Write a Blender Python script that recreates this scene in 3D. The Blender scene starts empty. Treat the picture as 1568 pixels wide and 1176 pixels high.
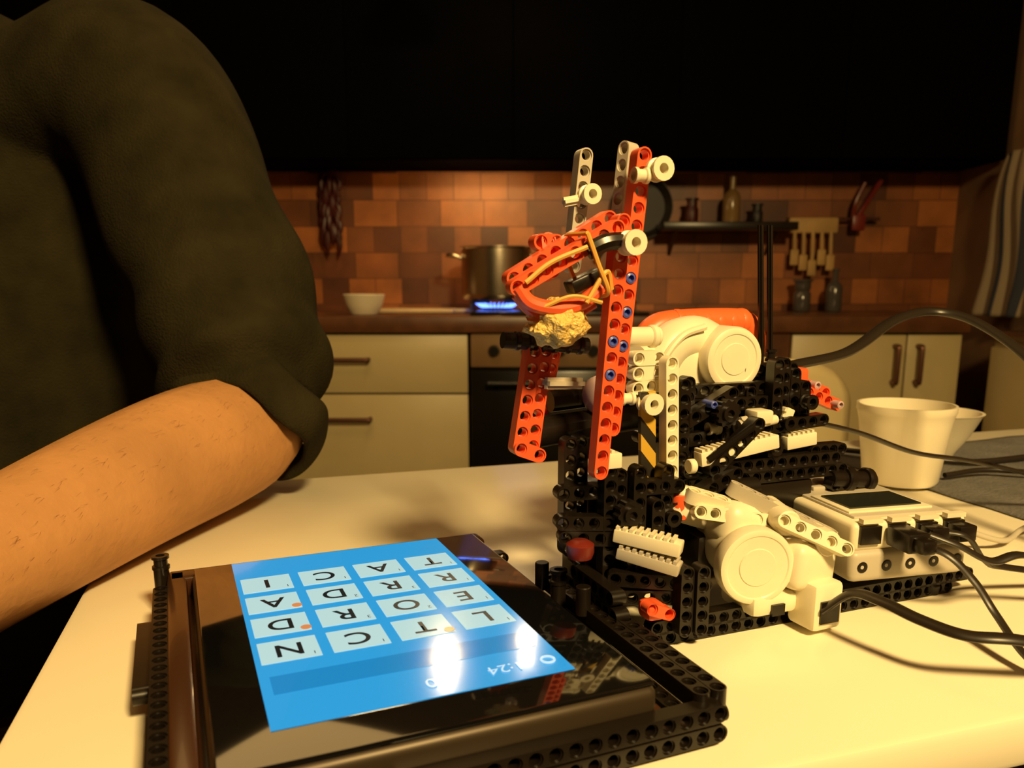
import bpy, bmesh, math, random
from mathutils import Vector, Matrix, noise
random.seed(7)
S=bpy.context.scene
try:
    S.view_settings.view_transform='Standard'
    S.view_settings.look='None'
except Exception: pass
COL=S.collection

# ------------------------------------------------------------------ materials
def M(name,col,rough=.5,metal=0,var=.12,vs=8,bump=0,bs=60,coat=0,emit=None,es=1,spec=.5,sss=0):
    m=bpy.data.materials.new(name); m.use_nodes=True
    nt=m.node_tree; b=nt.nodes['Principled BSDF']
    tc=nt.nodes.new('ShaderNodeTexCoord'); nz=nt.nodes.new('ShaderNodeTexNoise')
    nz.inputs['Scale'].default_value=vs; nz.inputs['Detail'].default_value=4
    nt.links.new(tc.outputs['Object'],nz.inputs['Vector'])
    r=nt.nodes.new('ShaderNodeValToRGB')
    r.color_ramp.elements[0].position=.3; r.color_ramp.elements[1].position=.7
    r.color_ramp.elements[0].color=(*[c*(1-var) for c in col],1)
    r.color_ramp.elements[1].color=(*[min(1,c*(1+var)) for c in col],1)
    nt.links.new(nz.outputs['Fac'],r.inputs['Fac']); nt.links.new(r.outputs['Color'],b.inputs['Base Color'])
    b.inputs['Roughness'].default_value=rough; b.inputs['Metallic'].default_value=metal
    b.inputs['Specular IOR Level'].default_value=spec
    if coat: b.inputs['Coat Weight'].default_value=coat; b.inputs['Coat Roughness'].default_value=.05
    if sss:
        b.inputs['Subsurface Weight'].default_value=sss; b.inputs['Subsurface Scale'].default_value=.01
        b.inputs['Subsurface Radius'].default_value=(1,.4,.2)
    if emit: b.inputs['Emission Color'].default_value=(*emit,1); b.inputs['Emission Strength'].default_value=es
    if bump:
        n2=nt.nodes.new('ShaderNodeTexNoise'); n2.inputs['Scale'].default_value=bs; n2.inputs['Detail'].default_value=5
        nt.links.new(tc.outputs['Object'],n2.inputs['Vector'])
        bp=nt.nodes.new('ShaderNodeBump'); bp.inputs['Strength'].default_value=bump; bp.inputs['Distance'].default_value=.01
        nt.links.new(n2.outputs['Fac'],bp.inputs['Height']); nt.links.new(bp.outputs['Normal'],b.inputs['Normal'])
    return m
def tile_mat():
    m=bpy.data.materials.new('brown_wall_tiles'); m.use_nodes=True; nt=m.node_tree; b=nt.nodes['Principled BSDF']
    tc=nt.nodes.new('ShaderNodeTexCoord'); mp=nt.nodes.new('ShaderNodeMapping'); mp.inputs['Rotation'].default_value=(-math.pi/2,0,0)
    nt.links.new(tc.outputs['Object'],mp.inputs['Vector'])
    br=nt.nodes.new('ShaderNodeTexBrick'); br.inputs['Scale'].default_value=1
    br.inputs['Brick Width'].default_value=.17; br.inputs['Row Height'].default_value=.100
    br.inputs['Mortar Size'].default_value=.0014; br.inputs['Mortar Smooth'].default_value=.3; br.inputs['Bias'].default_value=0
    br.offset=.5; br.squash=.62; br.squash_frequency=2
    br.inputs['Color1'].default_value=(.42,.135,.032,1); br.inputs['Color2'].default_value=(.085,.022,.007,1); br.inputs['Mortar'].default_value=(.07,.022,.008,1)
    nt.links.new(mp.outputs['Vector'],br.inputs['Vector'])
    nz=nt.nodes.new('ShaderNodeTexNoise'); nz.inputs['Scale'].default_value=7; nz.inputs['Detail'].default_value=5
    nt.links.new(tc.outputs['Object'],nz.inputs['Vector'])
    mx=nt.nodes.new('ShaderNodeMixRGB'); mx.blend_type='OVERLAY'; mx.inputs[0].default_value=.75
    nt.links.new(br.outputs['Color'],mx.inputs[1]); nt.links.new(nz.outputs['Fac'],mx.inputs[2]); nt.links.new(mx.outputs[0],b.inputs['Base Color'])
    b.inputs['Roughness'].default_value=.42
    bp=nt.nodes.new('ShaderNodeBump'); bp.inputs['Strength'].default_value=.5; bp.inputs['Distance'].default_value=.004; bp.invert=True
    nt.links.new(br.outputs['Fac'],bp.inputs['Height']); nt.links.new(bp.outputs['Normal'],b.inputs['Normal'])
    return m
def stripe_mat(name,c1,c2,scale,rot=(0,0,0),rough=.5,pos=.5,direction='X'):
    m=bpy.data.materials.new(name); m.use_nodes=True; nt=m.node_tree; b=nt.nodes['Principled BSDF']
    tc=nt.nodes.new('ShaderNodeTexCoord'); mp=nt.nodes.new('ShaderNodeMapping'); mp.inputs['Rotation'].default_value=rot
    w=nt.nodes.new('ShaderNodeTexWave'); w.inputs['Scale'].default_value=scale; w.bands_direction=direction
    r=nt.nodes.new('ShaderNodeValToRGB'); r.color_ramp.interpolation='CONSTANT'
    r.color_ramp.elements[0].color=(*c1,1); r.color_ramp.elements[1].color=(*c2,1); r.color_ramp.elements[1].position=pos
    nt.links.new(tc.outputs['Object'],mp.inputs['Vector']); nt.links.new(mp.outputs['Vector'],w.inputs['Vector'])
    nt.links.new(w.outputs['Fac'],r.inputs['Fac']); nt.links.new(r.outputs['Color'],b.inputs['Base Color']); b.inputs['Roughness'].default_value=rough
    return m
m_tile=tile_mat()
m_cream=M('cream_lacquer',(.54,.44,.23),.38,var=.04)
m_wood=M('brown_worktop',(.12,.045,.018),.35,var=.3,vs=14)
m_nearblack=M('near_black_matte',(.0012,.001,.001),.95,spec=.03)  # near-black for the added upper cabinets, also on the pendant shades
m_black=M('black_plastic',(.009,.006,.004),.30,var=.2,vs=30)
m_blackm=M('black_enamel',(.006,.005,.004),.25)
m_floor=M('dark_floor',(.02,.011,.006),.6,var=.3)
m_plaster=M('warm_plaster',(.22,.12,.06),.8)
m_steel=M('brushed_steel',(.60,.52,.40),.24,metal=1,bump=.05,bs=200)
m_handle=M('bronze_handle',(.16,.075,.05),.35,metal=.8)
m_table=M('white_tabletop',(.86,.79,.60),.25,var=.03,vs=3)
m_white=M('ivory_plastic',(.80,.73,.54),.36,var=.05,vs=40)
m_lgray=M('light_gray_plastic',(.50,.45,.36),.4,var=.05,vs=40)
m_red=M('red_orange_plastic',(.82,.11,.032),.36,var=.08,vs=40)
m_dkred=M('dark_red_plastic',(.16,.015,.008),.35)
m_orange=M('orange_plastic',(.85,.14,.035),.38,var=.06)
m_blue=M('blue_pin_plastic',(.07,.10,.42),.3)
m_lilac=M('lilac_gray_plastic',(.50,.36,.38),.35)
m_ceram=M('white_ceramic',(.78,.71,.54),.3,var=.03)
m_cable=M('black_cable_rubber',(.016,.011,.007),.38)
m_gold=M('golden_foil',(.80,.54,.15),.4,metal=.1,bump=.6,bs=300)
m_band=M('rubber_band',(.70,.36,.06),.5)
m_skin=M('skin',(.46,.225,.085),.6,var=.16,vs=13,bump=.10,bs=130,sss=.08,spec=.3)
m_shirt=M('dark_olive_cotton',(.022,.018,.0078),.95,var=.3,vs=25,bump=.3,bs=500,spec=.08)
m_trou=M('dark_denim',(.012,.012,.016),.9,bump=.2,bs=400,spec=.1)
m_hair=M('dark_brown_hair',(.02,.011,.006),.6,bump=.8,bs=150)
m_armhair=M('arm_hair_brown',(.20,.085,.03),.6)
m_shoe=M('brown_leather',(.05,.022,.012),.5)
m_eye=M('eye_white',(.8,.78,.74),.2)
m_iris=M('iris_brown',(.06,.03,.015),.2)
m_lip=M('lip',(.42,.14,.09),.5)
m_cloth=M('blue_gray_cloth',(.13,.125,.12),.9,var=.2,vs=30,bump=.4,bs=250)
m_chili=M('dried_chili',(.045,.004,.003),.45,var=.4)
m_pan=M('cast_iron',(.012,.009,.007),.5)
m_glassg=M('bottle_glass',(.07,.06,.055),.15)
m_oil=M('oil_bottle',(.20,.12,.045),.2)
m_pale=M('pale_wood',(.46,.28,.10),.6,var=.2)
m_board=M('pale_board',(.60,.45,.26),.5)
m_towel=stripe_mat('striped_towel',(.30,.23,.15),(.035,.04,.06),2.6,(0,0,0),.95,.80,'Y')
m_hazard=stripe_mat('hazard_stripes',(.02,.015,.01),(.60,.36,.04),28,(0,math.radians(40),0),.4,.5,'X')
m_frame=M('brown_reflection_plastic',(.045,.016,.006),.28,coat=.15)  # brown tone stands in for the tiled wall's reflection around the tablet
m_lcd=M('lcd_glass',(.02,.022,.016),.2)
m_flame=M('gas_flame',(.0,.0,.0),.5,emit=(.10,.20,1.0),es=5)
m_bulb=M('warm_bulb',(1,.8,.5),.5,emit=(1,.75,.5),es=22)

# ------------------------------------------------------------------ helpers
def mkobj(name,bm,mat,parent=None,smooth=True,angle=40):
    me=bpy.data.meshes.new(name)
    bmesh.ops.recalc_face_normals(bm,faces=bm.faces[:]) if len(bm.faces) else None
    bm.to_mesh(me); bm.free()
    mats=mat if isinstance(mat,(list,tuple)) else [mat]
    for q in mats: me.materials.append(q)
    ob=bpy.data.objects.new(name,me); COL.objects.link(ob)
    if smooth and len(me.polygons):
        for p in me.polygons: p.use_smooth=True
        try: me.set_sharp_from_angle(angle=math.radians(angle))
        except Exception: pass
    if parent: ob.parent=parent
    return ob
def empty(name,loc=(0,0,0),rot=0):
    e=bpy.data.objects.new(name,None); COL.objects.link(e); e.location=loc; e.rotation_euler=(0,0,rot); e.empty_display_size=.05; return e
def setmi(bm,n0,mi):
    bm.faces.ensure_lookup_table()
    for f in bm.faces[n0:]: f.material_index=mi
def box(bm,c,s,rot=(0,0,0),bev=0,seg=2,mi=0,mat3=None):
    n0=len(bm.faces)
    t=bmesh.new(); bmesh.ops.create_cube(t,size=1)
    bmesh.ops.scale(t,vec=s,verts=t.verts)
    if bev: bmesh.ops.bevel(t,geom=t.edges[:],offset=bev,segments=seg,profile=.5,affect='EDGES')
    R=mat3.to_4x4() if mat3 else (Matrix.Rotation(rot[2],4,'Z')@Matrix.Rotation(rot[1],4,'Y')@Matrix.Rotation(rot[0],4,'X'))
    bmesh.ops.transform(t,matrix=Matrix.Translation(c)@R,verts=t.verts)
    me=bpy.data.meshes.new('t'); t.to_mesh(me); t.free(); bm.from_mesh(me); bpy.data.meshes.remove(me); setmi(bm,n0,mi)
def axes_for(d):
    d=Vector(d).normalized(); a=Vector((0,0,1)) if abs(d.z)<.9 else Vector((1,0,0))
    x=a.cross(d).normalized(); y=d.cross(x).normalized(); return x,y,d
def lathe(bm,c,axis,prof,seg=32,mi=0,sx=1,sy=1):
    """prof list of (r,h) along axis"""
    n0=len(bm.faces); x,y,d=axes_for(axis); c=Vector(c); rings=[]
    for r,h in prof:
        if r<1e-6: rings.append([bm.verts.new(c+d*h)])
        else: rings.append([bm.verts.new(c+d*h+x*(r*sx*math.cos(2*math.pi*k/seg))+y*(r*sy*math.sin(2*math.pi*k/seg))) for k in range(seg)])
    for a,b in zip(rings,rings[1:]):
        for k in range(seg):
            k2=(k+1)%seg
            if len(a)==1 and len(b)==1: continue
            if len(a)==1: bm.faces.new((a[0],b[k],b[k2]))
            elif len(b)==1: bm.faces.new((a[k],a[k2],b[0]))
            else: bm.faces.new((a[k],a[k2],b[k2],b[k]))
    setmi(bm,n0,mi)
def cyl(bm,p0,p1,r,seg=20,mi=0,bev=.12):
    p0=Vector(p0);p1=Vector(p1);L=(p1-p0).length;e=min(r*bev,L*.3)
    lathe(bm,p0,p1-p0,[(0,0),(r-e,0),(r,e),(r,L-e),(r-e,L),(0,L)],seg,mi)
def catmull(P,n=8):
    P=[Vector(p) for p in P]; Q=[P[0]*2-P[1]]+P+[P[-1]*2-P[-2]]; o=[]
    for i in range(1,len(Q)-2):
        for k in range(n):
            t=k/n; a,b,c,d=Q[i-1],Q[i],Q[i+1],Q[i+2]
            o.append(.5*((2*b)+(c-a)*t+(2*a-5*b+4*c-d)*t*t+(3*b-a-3*c+d)*t**3))
    o.append(P[-1]); return o
def tube(bm,P,r,seg=10,mi=0,n=8,flat=1,closed=False):
    n0=len(bm.faces)
    pts=catmull(P,n) if n>1 else [Vector(p) for p in P]
    N=len(pts); prev=None; rings=[]
    for i,p in enumerate(pts):
        d=(pts[min(i+1,N-1)]-pts[max(i-1,0)]).normalized()
        if prev is None: x=axes_for(d)[0]
        else:
            x=prev-d*prev.dot(d); x.normalize()
        prev=x; y=d.cross(x)
        rr=r(i/(N-1)) if callable(r) else r
        rings.append([bm.verts.new(p+x*(rr*math.cos(2*math.pi*k/seg))+y*(rr*flat*math.sin(2*math.pi*k/seg))) for k in range(seg)])
    for a,b in zip(rings,rings[1:]):
        for k in range(seg): bm.faces.new((a[k],a[(k+1)%seg],b[(k+1)%seg],b[k]))
    bm.faces.new(rings[0][::-1]); bm.faces.new(rings[-1]); setmi(bm,n0,mi)
PITCH=.008
def beam(bm,p0,p1,face=(0,-1,0),mi=0,n=None,w=.0038,dep=.0037,filled=()):
    """studless beam: rounded ends, round counterbored through holes"""
    n0=len(bm.faces); p0=Vector(p0);p1=Vector(p1); L=(p1-p0).length
    if n is None: n=max(2,round(L/PITCH)+1)
    x=(p1-p0).normalized(); f=Vector(face); f=(f-x*f.dot(x)).normalized(); z=x.cross(f)
    pit=L/(n-1); SEG=16
    def sq(k,i):
        a=2*math.pi*(k+.0)/SEG; ca,sa=math.cos(a),math.sin(a)
        if (i==n-1 and ca>0) or (i==0 and ca<0): return ca*w,sa*w
        m=max(abs(ca),abs(sa)); X=ca/m*w; Y=sa/m*w
        if abs(abs(X)-w)<1e-9: X=math.copysign(pit/2,X)
        else: X=X*(pit/2)/w
        return X,Y
    for i in range(n):
        c=p0+x*(pit*i)
        def V(X,Y,D): return bm.verts.new(c+x*X+z*Y+f*D)
        O=[sq(k,i) for k in range(SEG)]
        R=[(math.cos(2*math.pi*k/SEG),math.sin(2*math.pi*k/SEG)) for k in range(SEG)]
        of=[V(a,b,dep) for a,b in O]; ob=[V(a,b,-dep) for a,b in O]
        rf=[V(a*.0031,b*.0031,dep) for a,b in R]; rf2=[V(a*.0031,b*.0031,dep-.0009) for a,b in R]; rf3=[V(a*.0024,b*.0024,dep-.0009) for a,b in R]
        rb3=[V(a*.0024,b*.0024,-dep+.0009) for a,b in R]; rb2=[V(a*.0031,b*.0031,-dep+.0009) for a,b in R]; rb=[V(a*.0031,b*.0031,-dep) for a,b in R]
        for k in range(SEG):
            q=(k+1)%SEG
            for A,B in ((of,rf),(rf,rf2),(rf2,rf3),(rf3,rb3),(rb3,rb2),(rb2,rb),(rb,ob)):
                bm.faces.new((A[k],A[q],B[q],B[k]))
            mid=(O[k][0]+O[q][0])/2
            if (mid>pit/2-1e-5 and i<n-1) or (mid<-pit/2+1e-5 and i>0): continue
            bm.faces.new((ob[k],ob[q],of[q],of[k]))
    setmi(bm,n0,mi)
def pin(bm,c,axis=(0,-1,0),mi=0,L=.0095,r=.0026):
    c=Vector(c); a=Vector(axis).normalized()
    lathe(bm,c-a*L/2,a,[(0,0),(r*.6,0),(r,.0004),(r,L-.0004),(r*.62,L),(r*.62,L-.002),(0,L-.002)],14,mi)
def axle(bm,p0,p1,mi=0,r=.0024):
    p0=Vector(p0);p1=Vector(p1); x,y,d=axes_for(p1-p0); L=(p1-p0).length; c=(p0+p1)/2
    R=Matrix((x,y,d)).transposed()
    box(bm,c,(2*r,r*.75,L),mi=mi,mat3=R); box(bm,c,(r*.75,2*r,L),mi=mi,mat3=R)
def bush(bm,c,axis,mi=0,r=.0037,L=.0075):
    c=Vector(c); a=Vector(axis).normalized()
    lathe(bm,c-a*L/2,a,[(.0024,0),(r,0),(r,L*.22),(r*.78,L*.28),(r*.78,L*.72),(r,L*.78),(r,L),(.0024,L),(.0024,0)],18,mi)
def gear(bm,c,axis,R=.012,T=16,w=.0035,mi=0):
    n0=len(bm.faces); x,y,d=axes_for(axis); c=Vector(c); pr=[]
    for k in range(T*4):
        rr=R if k%4 in(0,1) else R*.86
        a=2*math.pi*k/(T*4); pr.append((rr*math.cos(a),rr*math.sin(a)))
    f=[bm.verts.new(c+x*a+y*b+d*w) for a,b in pr]; g=[bm.verts.new(c+x*a+y*b-d*w) for a,b in pr]
    bm.faces.new(f); bm.faces.new(g[::-1])
    for k in range(len(pr)): q=(k+1)%len(pr); bm.faces.new((g[k],g[q],f[q],f[k]))
    setmi(bm,n0,mi); bush(bm,c,axis,mi,r=.0045,L=w*2+.004)
def onebox(name,c,s,mat,bev=0,rot=(0,0,0),parent=None):
    bm=bmesh.new(); box(bm,c,s,rot,bev); return mkobj(name,bm,mat,parent)

# ------------------------------------------------------------------ camera
cam=bpy.data.cameras.new('camera'); co=bpy.data.objects.new('camera',cam); COL.objects.link(co)
co.location=(0,0,.95); th=math.atan(318/1600); co.rotation_euler=(math.pi/2-th,0,0); cam.lens=28.125; cam.sensor_width=36; cam.shift_y=120/2048; cam.clip_start=.02
cam.dof.use_dof=True; cam.dof.focus_distance=.44; cam.dof.aperture_fstop=13
S.camera=co

# ------------------------------------------------------------------ room shell
XL,XR,YB,YF=-2.3,1.74,3.25,-1.8
onebox('floor',((XL+XR)/2,(YB+YF)/2,-.05),(XR-XL+.2,YB-YF+.2,.1),m_floor)
onebox('ceiling',((XL+XR)/2,(YB+YF)/2,2.6),(XR-XL+.2,YB-YF+.2,.1),m_plaster)
w=onebox('wall_back',(0,0,0),(XR-XL+.2,.1,2.55),m_tile); w.location=((XL+XR)/2,YB+.05,1.275)
onebox('wall_front',((XL+XR)/2,YF-.05,1.275),(XR-XL+.2,.1,2.55),m_plaster)
onebox('wall_left',(XL-.05,(YB+YF)/2,1.275),(.1,YB-YF,2.55),m_plaster)
onebox('wall_right',(XR+.05,(YB+YF)/2,1.275),(.1,YB-YF,2.55),m_plaster)
onebox('baseboard_right',(XR-.008,.4,.04),(.016,3.2,.08),m_wood,.003)

# base cabinets
cab=empty('drawer_cabinet')
bm=bmesh.new()
box(bm,((-2.28-.147)/2,2.965,.441),(2.28-.147,.53,.70)); box(bm,(-1.21,3.0,.046),(2.1,.46,.09))
mkobj('carcass',bm,m_blackm,cab)
def front(x0,x1,z0,z1,n,p): onebox(n,((x0+x1)/2,2.688,(z0+z1)/2),(x1-x0-.006,.02,z1-z0-.006),m_cream,.003,parent=p)
front(-.945,-.145,.590,.79,'drawer_front_1',cab); front(-.945,-.145,.10,.590,'drawer_front_2',cab)
front(-1.745,-.945,.590,.79,'drawer_front_3',cab); front(-1.745,-.945,.10,.590,'drawer_front_4',cab); front(-2.28,-1.745,.10,.79,'door_panel',cab)
cab2=empty('door_cabinet')
bm=bmesh.new(); box(bm,((.47+1.5)/2,2.965,.441),(1.03,.53,.70)); box(bm,(1.0,3.0,.046),(1.0,.46,.09)); mkobj('carcass_right',bm,m_blackm,cab2)
front(.93,1.315,.10,.79,'door_panel_1',cab2); front(1.315,1.50,.10,.79,'door_panel_2',cab2)
onebox('filler_panel',(.70,2.69,.445),(.455,.02,.69),m_wood,.002,parent=cab2)
def handle(p0,p1,n,p):
    bm=bmesh.new(); p0=Vector(p0);p1=Vector(p1); d=(p1-p0).normalized()
    tube(bm,[p0+Vector((0,.035,0)),p0+Vector((0,.006,0)),p0+d*.012,p1-d*.012,p1+Vector((0,.006,0)),p1+Vector((0,.035,0))],.0085,8,n=5); mkobj(n,bm,m_handle,p)
for i,(z,x) in enumerate([(.706,-.565),(.505,-.565),(.706,-1.345),(.505,-1.345)]): handle((x-.085,2.645,z),(x+.085,2.645,z),'handle_%d'%(i+1),cab)
handle((1.275,2.645,.63),(1.275,2.645,.75),'handle_1',cab2); handle((1.352,2.645,.63),(1.352,2.645,.75),'handle_2',cab2)
bm=bmesh.new(); box(bm,((-2.29+1.52)/2,2.95,.822),(3.80,.575,.055),bev=.006); mkobj('kitchen_worktop',bm,m_wood)
# oven
ov=empty('built_in_oven')
bm=bmesh.new(); box(bm,(.16,2.96,.43),(.60,.52,.70),mi=0); box(bm,(.16,2.685,.735),(.596,.025,.11),bev=.004,mi=1); box(bm,(.16,2.68,.39),(.596,.03,.56),bev=.006,mi=2)
for k in range(5): lathe(bm,(-.06+k*.11,2.672,.735),(0,-1,0),[(.02,0),(.02,.006),(.015,.02),(0,.02)],18,2)
mkobj('oven_body',bm,[m_black,M('oven_panel_brown',(.22,.13,.06),.4),m_blackm],ov)
bm=bmesh.new(); cyl(bm,(-.08,2.625,.63),(.40,2.625,.63),.009); box(bm,(-.06,2.65,.63),(.012,.05,.012)); box(bm,(.38,2.65,.63),(.012,.05,.012)); mkobj('oven_handle',bm,m_blackm,ov)
# hob
hob=empty('gas_hob',(0,0,.0015))
bm=bmesh.new(); box(bm,(.16,2.95,.8545),(.60,.50,.010),bev=.003); mkobj('hob_plate',bm,m_blackm,hob)
bm=bmesh.new()
for bx,by in ((-.055,2.94),(.33,2.85),(.33,3.08)):
    lathe(bm,(bx,by,.859),(0,0,1),[(.055,0),(.055,.008),(.045,.014),(.045,.022),(0,.024)],28)
    for k in range(4):
        a=math.pi/4+k*math.pi/2; box(bm,(bx+.085*math.cos(a),by+.085*math.sin(a),.890),(.09,.008,.010),(0,0,a),bev=.002)
        box(bm,(bx+.125*math.cos(a),by+.125*math.sin(a),.876),(.008,.008,.034))
mkobj('burners_and_grates',bm,m_pan,hob)
bm=bmesh.new()
for k in range(30):
    a=2*math.pi*k/30; r0=.05; h=.016+.008*random.random()
    lathe(bm,(-.055+r0*math.cos(a),2.94+r0*math.sin(a),.870),(.9*math.cos(a),.9*math.sin(a),.45),[(.002,0),(.0045,.006),(.004,.014),(0,h+.018)],8)
mkobj('gas_flames',bm,m_flame,hob)
# pot
pot=empty('cooking_pot',(-.055,2.94,.899))
bm=bmesh.new()
lathe(bm,(0,0,0),(0,0,1),[(0,0),(.118,0),(.124,.006),(.126,.02),(.126,.176),(.131,.18),(.131,.184),(.123,.184),(.123,.02),(.11,.008),(0,.008)],56)
mkobj('pot_body',bm,m_steel,pot)
bm=bmesh.new()
for sgn in(-1,1): tube(bm,[(sgn*.124,-.04,.145),(sgn*.15,-.042,.152),(sgn*.172,-.025,.155),(sgn*.176,0,.155),(sgn*.172,.025,.155),(sgn*.15,.042,.152),(sgn*.124,.04,.145)],.007,10)
mkobj('pot_handles',bm,m_steel,pot)
# bowl & board
bm=bmesh.new(); lathe(bm,(0,0,0),(0,0,1),[(0,0),(.045,0),(.05,.006),(.064,.035),(.072,.066),(.069,.068),(.06,.036),(.045,.010),(0,.008)],40)
o=mkobj('small_bowl',bm,m_ceram); o.location=(-.51,2.80,.851)
bm=bmesh.new(); box(bm,(0,0,0),(.30,.16,.014),bev=.005); box(bm,(.17,0,0),(.09,.035,.014),bev=.005); o=mkobj('cutting_board',bm,m_board); o.location=(-.36,2.99,.858)
# made-up upper cabinets, added to turn the band above the tiles black
up=empty('added_dark_cabinets')
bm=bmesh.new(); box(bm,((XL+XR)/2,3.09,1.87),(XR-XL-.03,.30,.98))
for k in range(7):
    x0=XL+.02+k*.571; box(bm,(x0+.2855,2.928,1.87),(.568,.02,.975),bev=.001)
mkobj('added_dark_boxes',bm,m_nearblack,up)
# chili string
bm=bmesh.new()
tube(bm,[(0,0,.12),(0,-.005,.08),(0,0,-.1)],.003,6)
for k in range(30):
    a=k*2.4; z=.10-k*.0080; L=.07+.02*random.random(); dx,dy=math.cos(a),-abs(math.sin(a))
    tube(bm,[(0,0,z),(dx*.026,dy*.02,z-.005),(dx*.038,dy*.028,z-L*.5),(dx*.028,dy*.022,z-L)],lambda t:.013*math.sqrt(max(.02,1-t*t*.98)),8,n=4)
o=mkobj('dried_chili_string',bm,m_chili); o.location=(-.70,3.205,1.27)
# shelf with stuff
sh=empty('wall_shelf')
bm=bmesh.new(); box(bm,(.81,3.15,1.165),(.50,.19,.030),bev=.003)
for x in(.62,1.0): tube(bm,[(x,3.245,1.07),(x,3.2,1.10),(x,3.10,1.155)],.007,8)
mkobj('shelf_board',bm,m_black,sh)
def bottle(name,x,y,z,h,r,mat,nk=.35):
    bm=bmesh.new(); lathe(bm,(0,0,0),(0,0,1),[(0,0),(r*.9,0),(r,.006),(r,h*.55),(r*.8,h*.64),(r*nk,h*.72),(r*nk,h*.93),(r*nk*1.25,h*.935),(r*nk*1.25,h),(0,h)],28)
    o=mkobj(name,bm,mat); o.location=(x,y,z); return o
bottle('oil_bottle',.83,3.14,1.181,.17,.032,m_oil); bottle('spice_jar',.68,3.14,1.181,.09,.025,m_chili,.8)
bottle('spice_jar',.93,3.15,1.181,.07,.022,m_pan,.8)
bottle('soap_bottle',1.235,3.12,.851,.16,.030,m_glassg); bottle('drinking_glass',1.12,3.14,.851,.12,.032,m_glassg,.95)
# utensils on rail
ut=empty('utensil_rail')
bm=bmesh.new(); cyl(bm,(1.06,3.20,1.20),(1.42,3.20,1.20),.006)
for x in (1.08,1.40): box(bm,(x,3.225,1.20),(.012,.048,.012))
mkobj('rail',bm,m_handle,ut)
bm=bmesh.new()
for k,x in enumerate([1.09,1.125,1.16,1.195,1.23]):
    L=.11+.02*(k%3); tube(bm,[(x,3.185,1.20),(x,3.18,1.13),(x+.003,3.18,1.19-L)],.007,8,n=3)
    box(bm,(x+.003,3.18,1.165-L),(.032,.008,.06),bev=.004)
box(bm,(1.16,3.185,1.175),(.19,.02,.06),bev=.008)
mkobj('wooden_utensils',bm,m_pale,ut)
bm=bmesh.new(); tube(bm,[(1.33,3.18,1.21),(1.36,3.17,1.27),(1.40,3.17,1.34)],.010,8,n=4); tube(bm,[(1.31,3.18,1.21),(1.31,3.17,1.26),(1.34,3.17,1.33)],.008,8,n=4); box(bm,(1.33,3.18,1.185),(.05,.02,.06),bev=.006)
mkobj('red_spatula',bm,m_dkred,ut)
# pan on wall
bm=bmesh.new(); lathe(bm,(0,0,0),(0,-1,0),[(0,0),(.095,0),(.118,.035),(.121,.035),(.10,-.006),(0,-.006)],36); tube(bm,[(-.085,-.02,-.085),(-.14,-.03,-.15),(-.17,-.03,-.2)],.011,8)
o=mkobj('frying_pan',bm,m_pan); o.location=(.50,3.235,1.245)
# right: towel + low cabinet
bm=bmesh.new(); NU,NV=24,40; g=[]
for j in range(NV+1):
    row=[]; v=j/NV
    for i in range(NU+1):
        u=i/NU; wd=.16+.16*v**.6
        y=(u-.5)*wd; x=-.02-.018*math.sin(u*19+v*1.5)*(.4+.6*v)-.01*math.sin(v*7)
        row.append(bm.verts.new((x,y,-.54*v)))
    g.append(row)
for j in range(NV):
    for i in range(NU): bm.faces.new((g[j][i],g[j][i+1],g[j+1][i+1],g[j+1][i]))
o=mkobj('striped_towel',bm,m_towel); o.location=(1.69,2.74,1.385); md=o.modifiers.new('s','SOLIDIFY'); md.thickness=.006
bm=bmesh.new(); cyl(bm,(1.737,2.74,1.38),(1.67,2.74,1.39),.008); box(bm,(1.733,2.74,1.38),(.012,.05,.07),bev=.004); mkobj('towel_hook',bm,m_handle)
lc=empty('sideboard')
bm=bmesh.new(); box(bm,(1.645,2.3,.405),(.17,.60,.75),bev=.004,mi=0); box(bm,(1.635,2.3,.793),(.195,.63,.028),bev=.004,mi=1)
for y in (2.15,2.45): box(bm,(1.555,y,.405),(.016,.29,.70),bev=.003,mi=0)
mkobj('sideboard_body',bm,[m_cream,m_wood],lc)

# ------------------------------------------------------------------ lamps
def pendant(x,y,z,pw):
    e=empty('pendant_lamp',(x,y,z))
    bm=bmesh.new(); lathe(bm,(0,0,0),(0,0,1),[(.10,-.02),(.085,.03),(.035,.09),(.02,.11),(0,.11),(0,.105),(.018,.105),(.033,.087),(.083,.027),(.098,-.02),(.10,-.02)],36); cyl(bm,(0,0,.1),(0,0,2.55-z),.003,8); mkobj('shade',bm,m_nearblack,e)
    bm=bmesh.new(); lathe(bm,(0,0,0),(0,0,1),[(0,-.03),(.02,-.022),(.03,0),(.024,.025),(.013,.05),(0,.05)],20); mkobj('bulb',bm,m_bulb,e)
    l=bpy.data.lights.new('bulb_light','POINT'); l.energy=pw; l.color=(1,.66,.28); l.shadow_soft_size=.035; lo=bpy.data.objects.new('bulb_light',l); COL.objects.link(lo); lo.parent=e; lo.location=(0,0,-.07)
pendant(-.20,2.25,1.83,4); pendant(.05,2.60,1.93,1.5)
def area(n,loc,tgt,size,pw,col):
    l=bpy.data.lights.new(n,'AREA'); l.energy=pw; l.size=size; l.color=col; o=bpy.data.objects.new(n,l); COL.objects.link(o); o.location=loc
    o.rotation_euler=(Vector(tgt)-Vector(loc)).to_track_quat('-Z','Y').to_euler(); return o
area('ceiling_lamp_light',(.62,-.75,2.05),(.1,.6,.8),.24,58,(1,.69,.27))
area('added_fill_light',(-.5,1.5,2.5),(-.2,2.2,0),1.0,9,(1,.60,.20))  # added fill without a lamp behind it, brightens the cabinet fronts
area('hood_light',(-.12,2.93,1.372),(-.12,3.22,.9),.30,3.5,(1,.6,.2))
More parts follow.
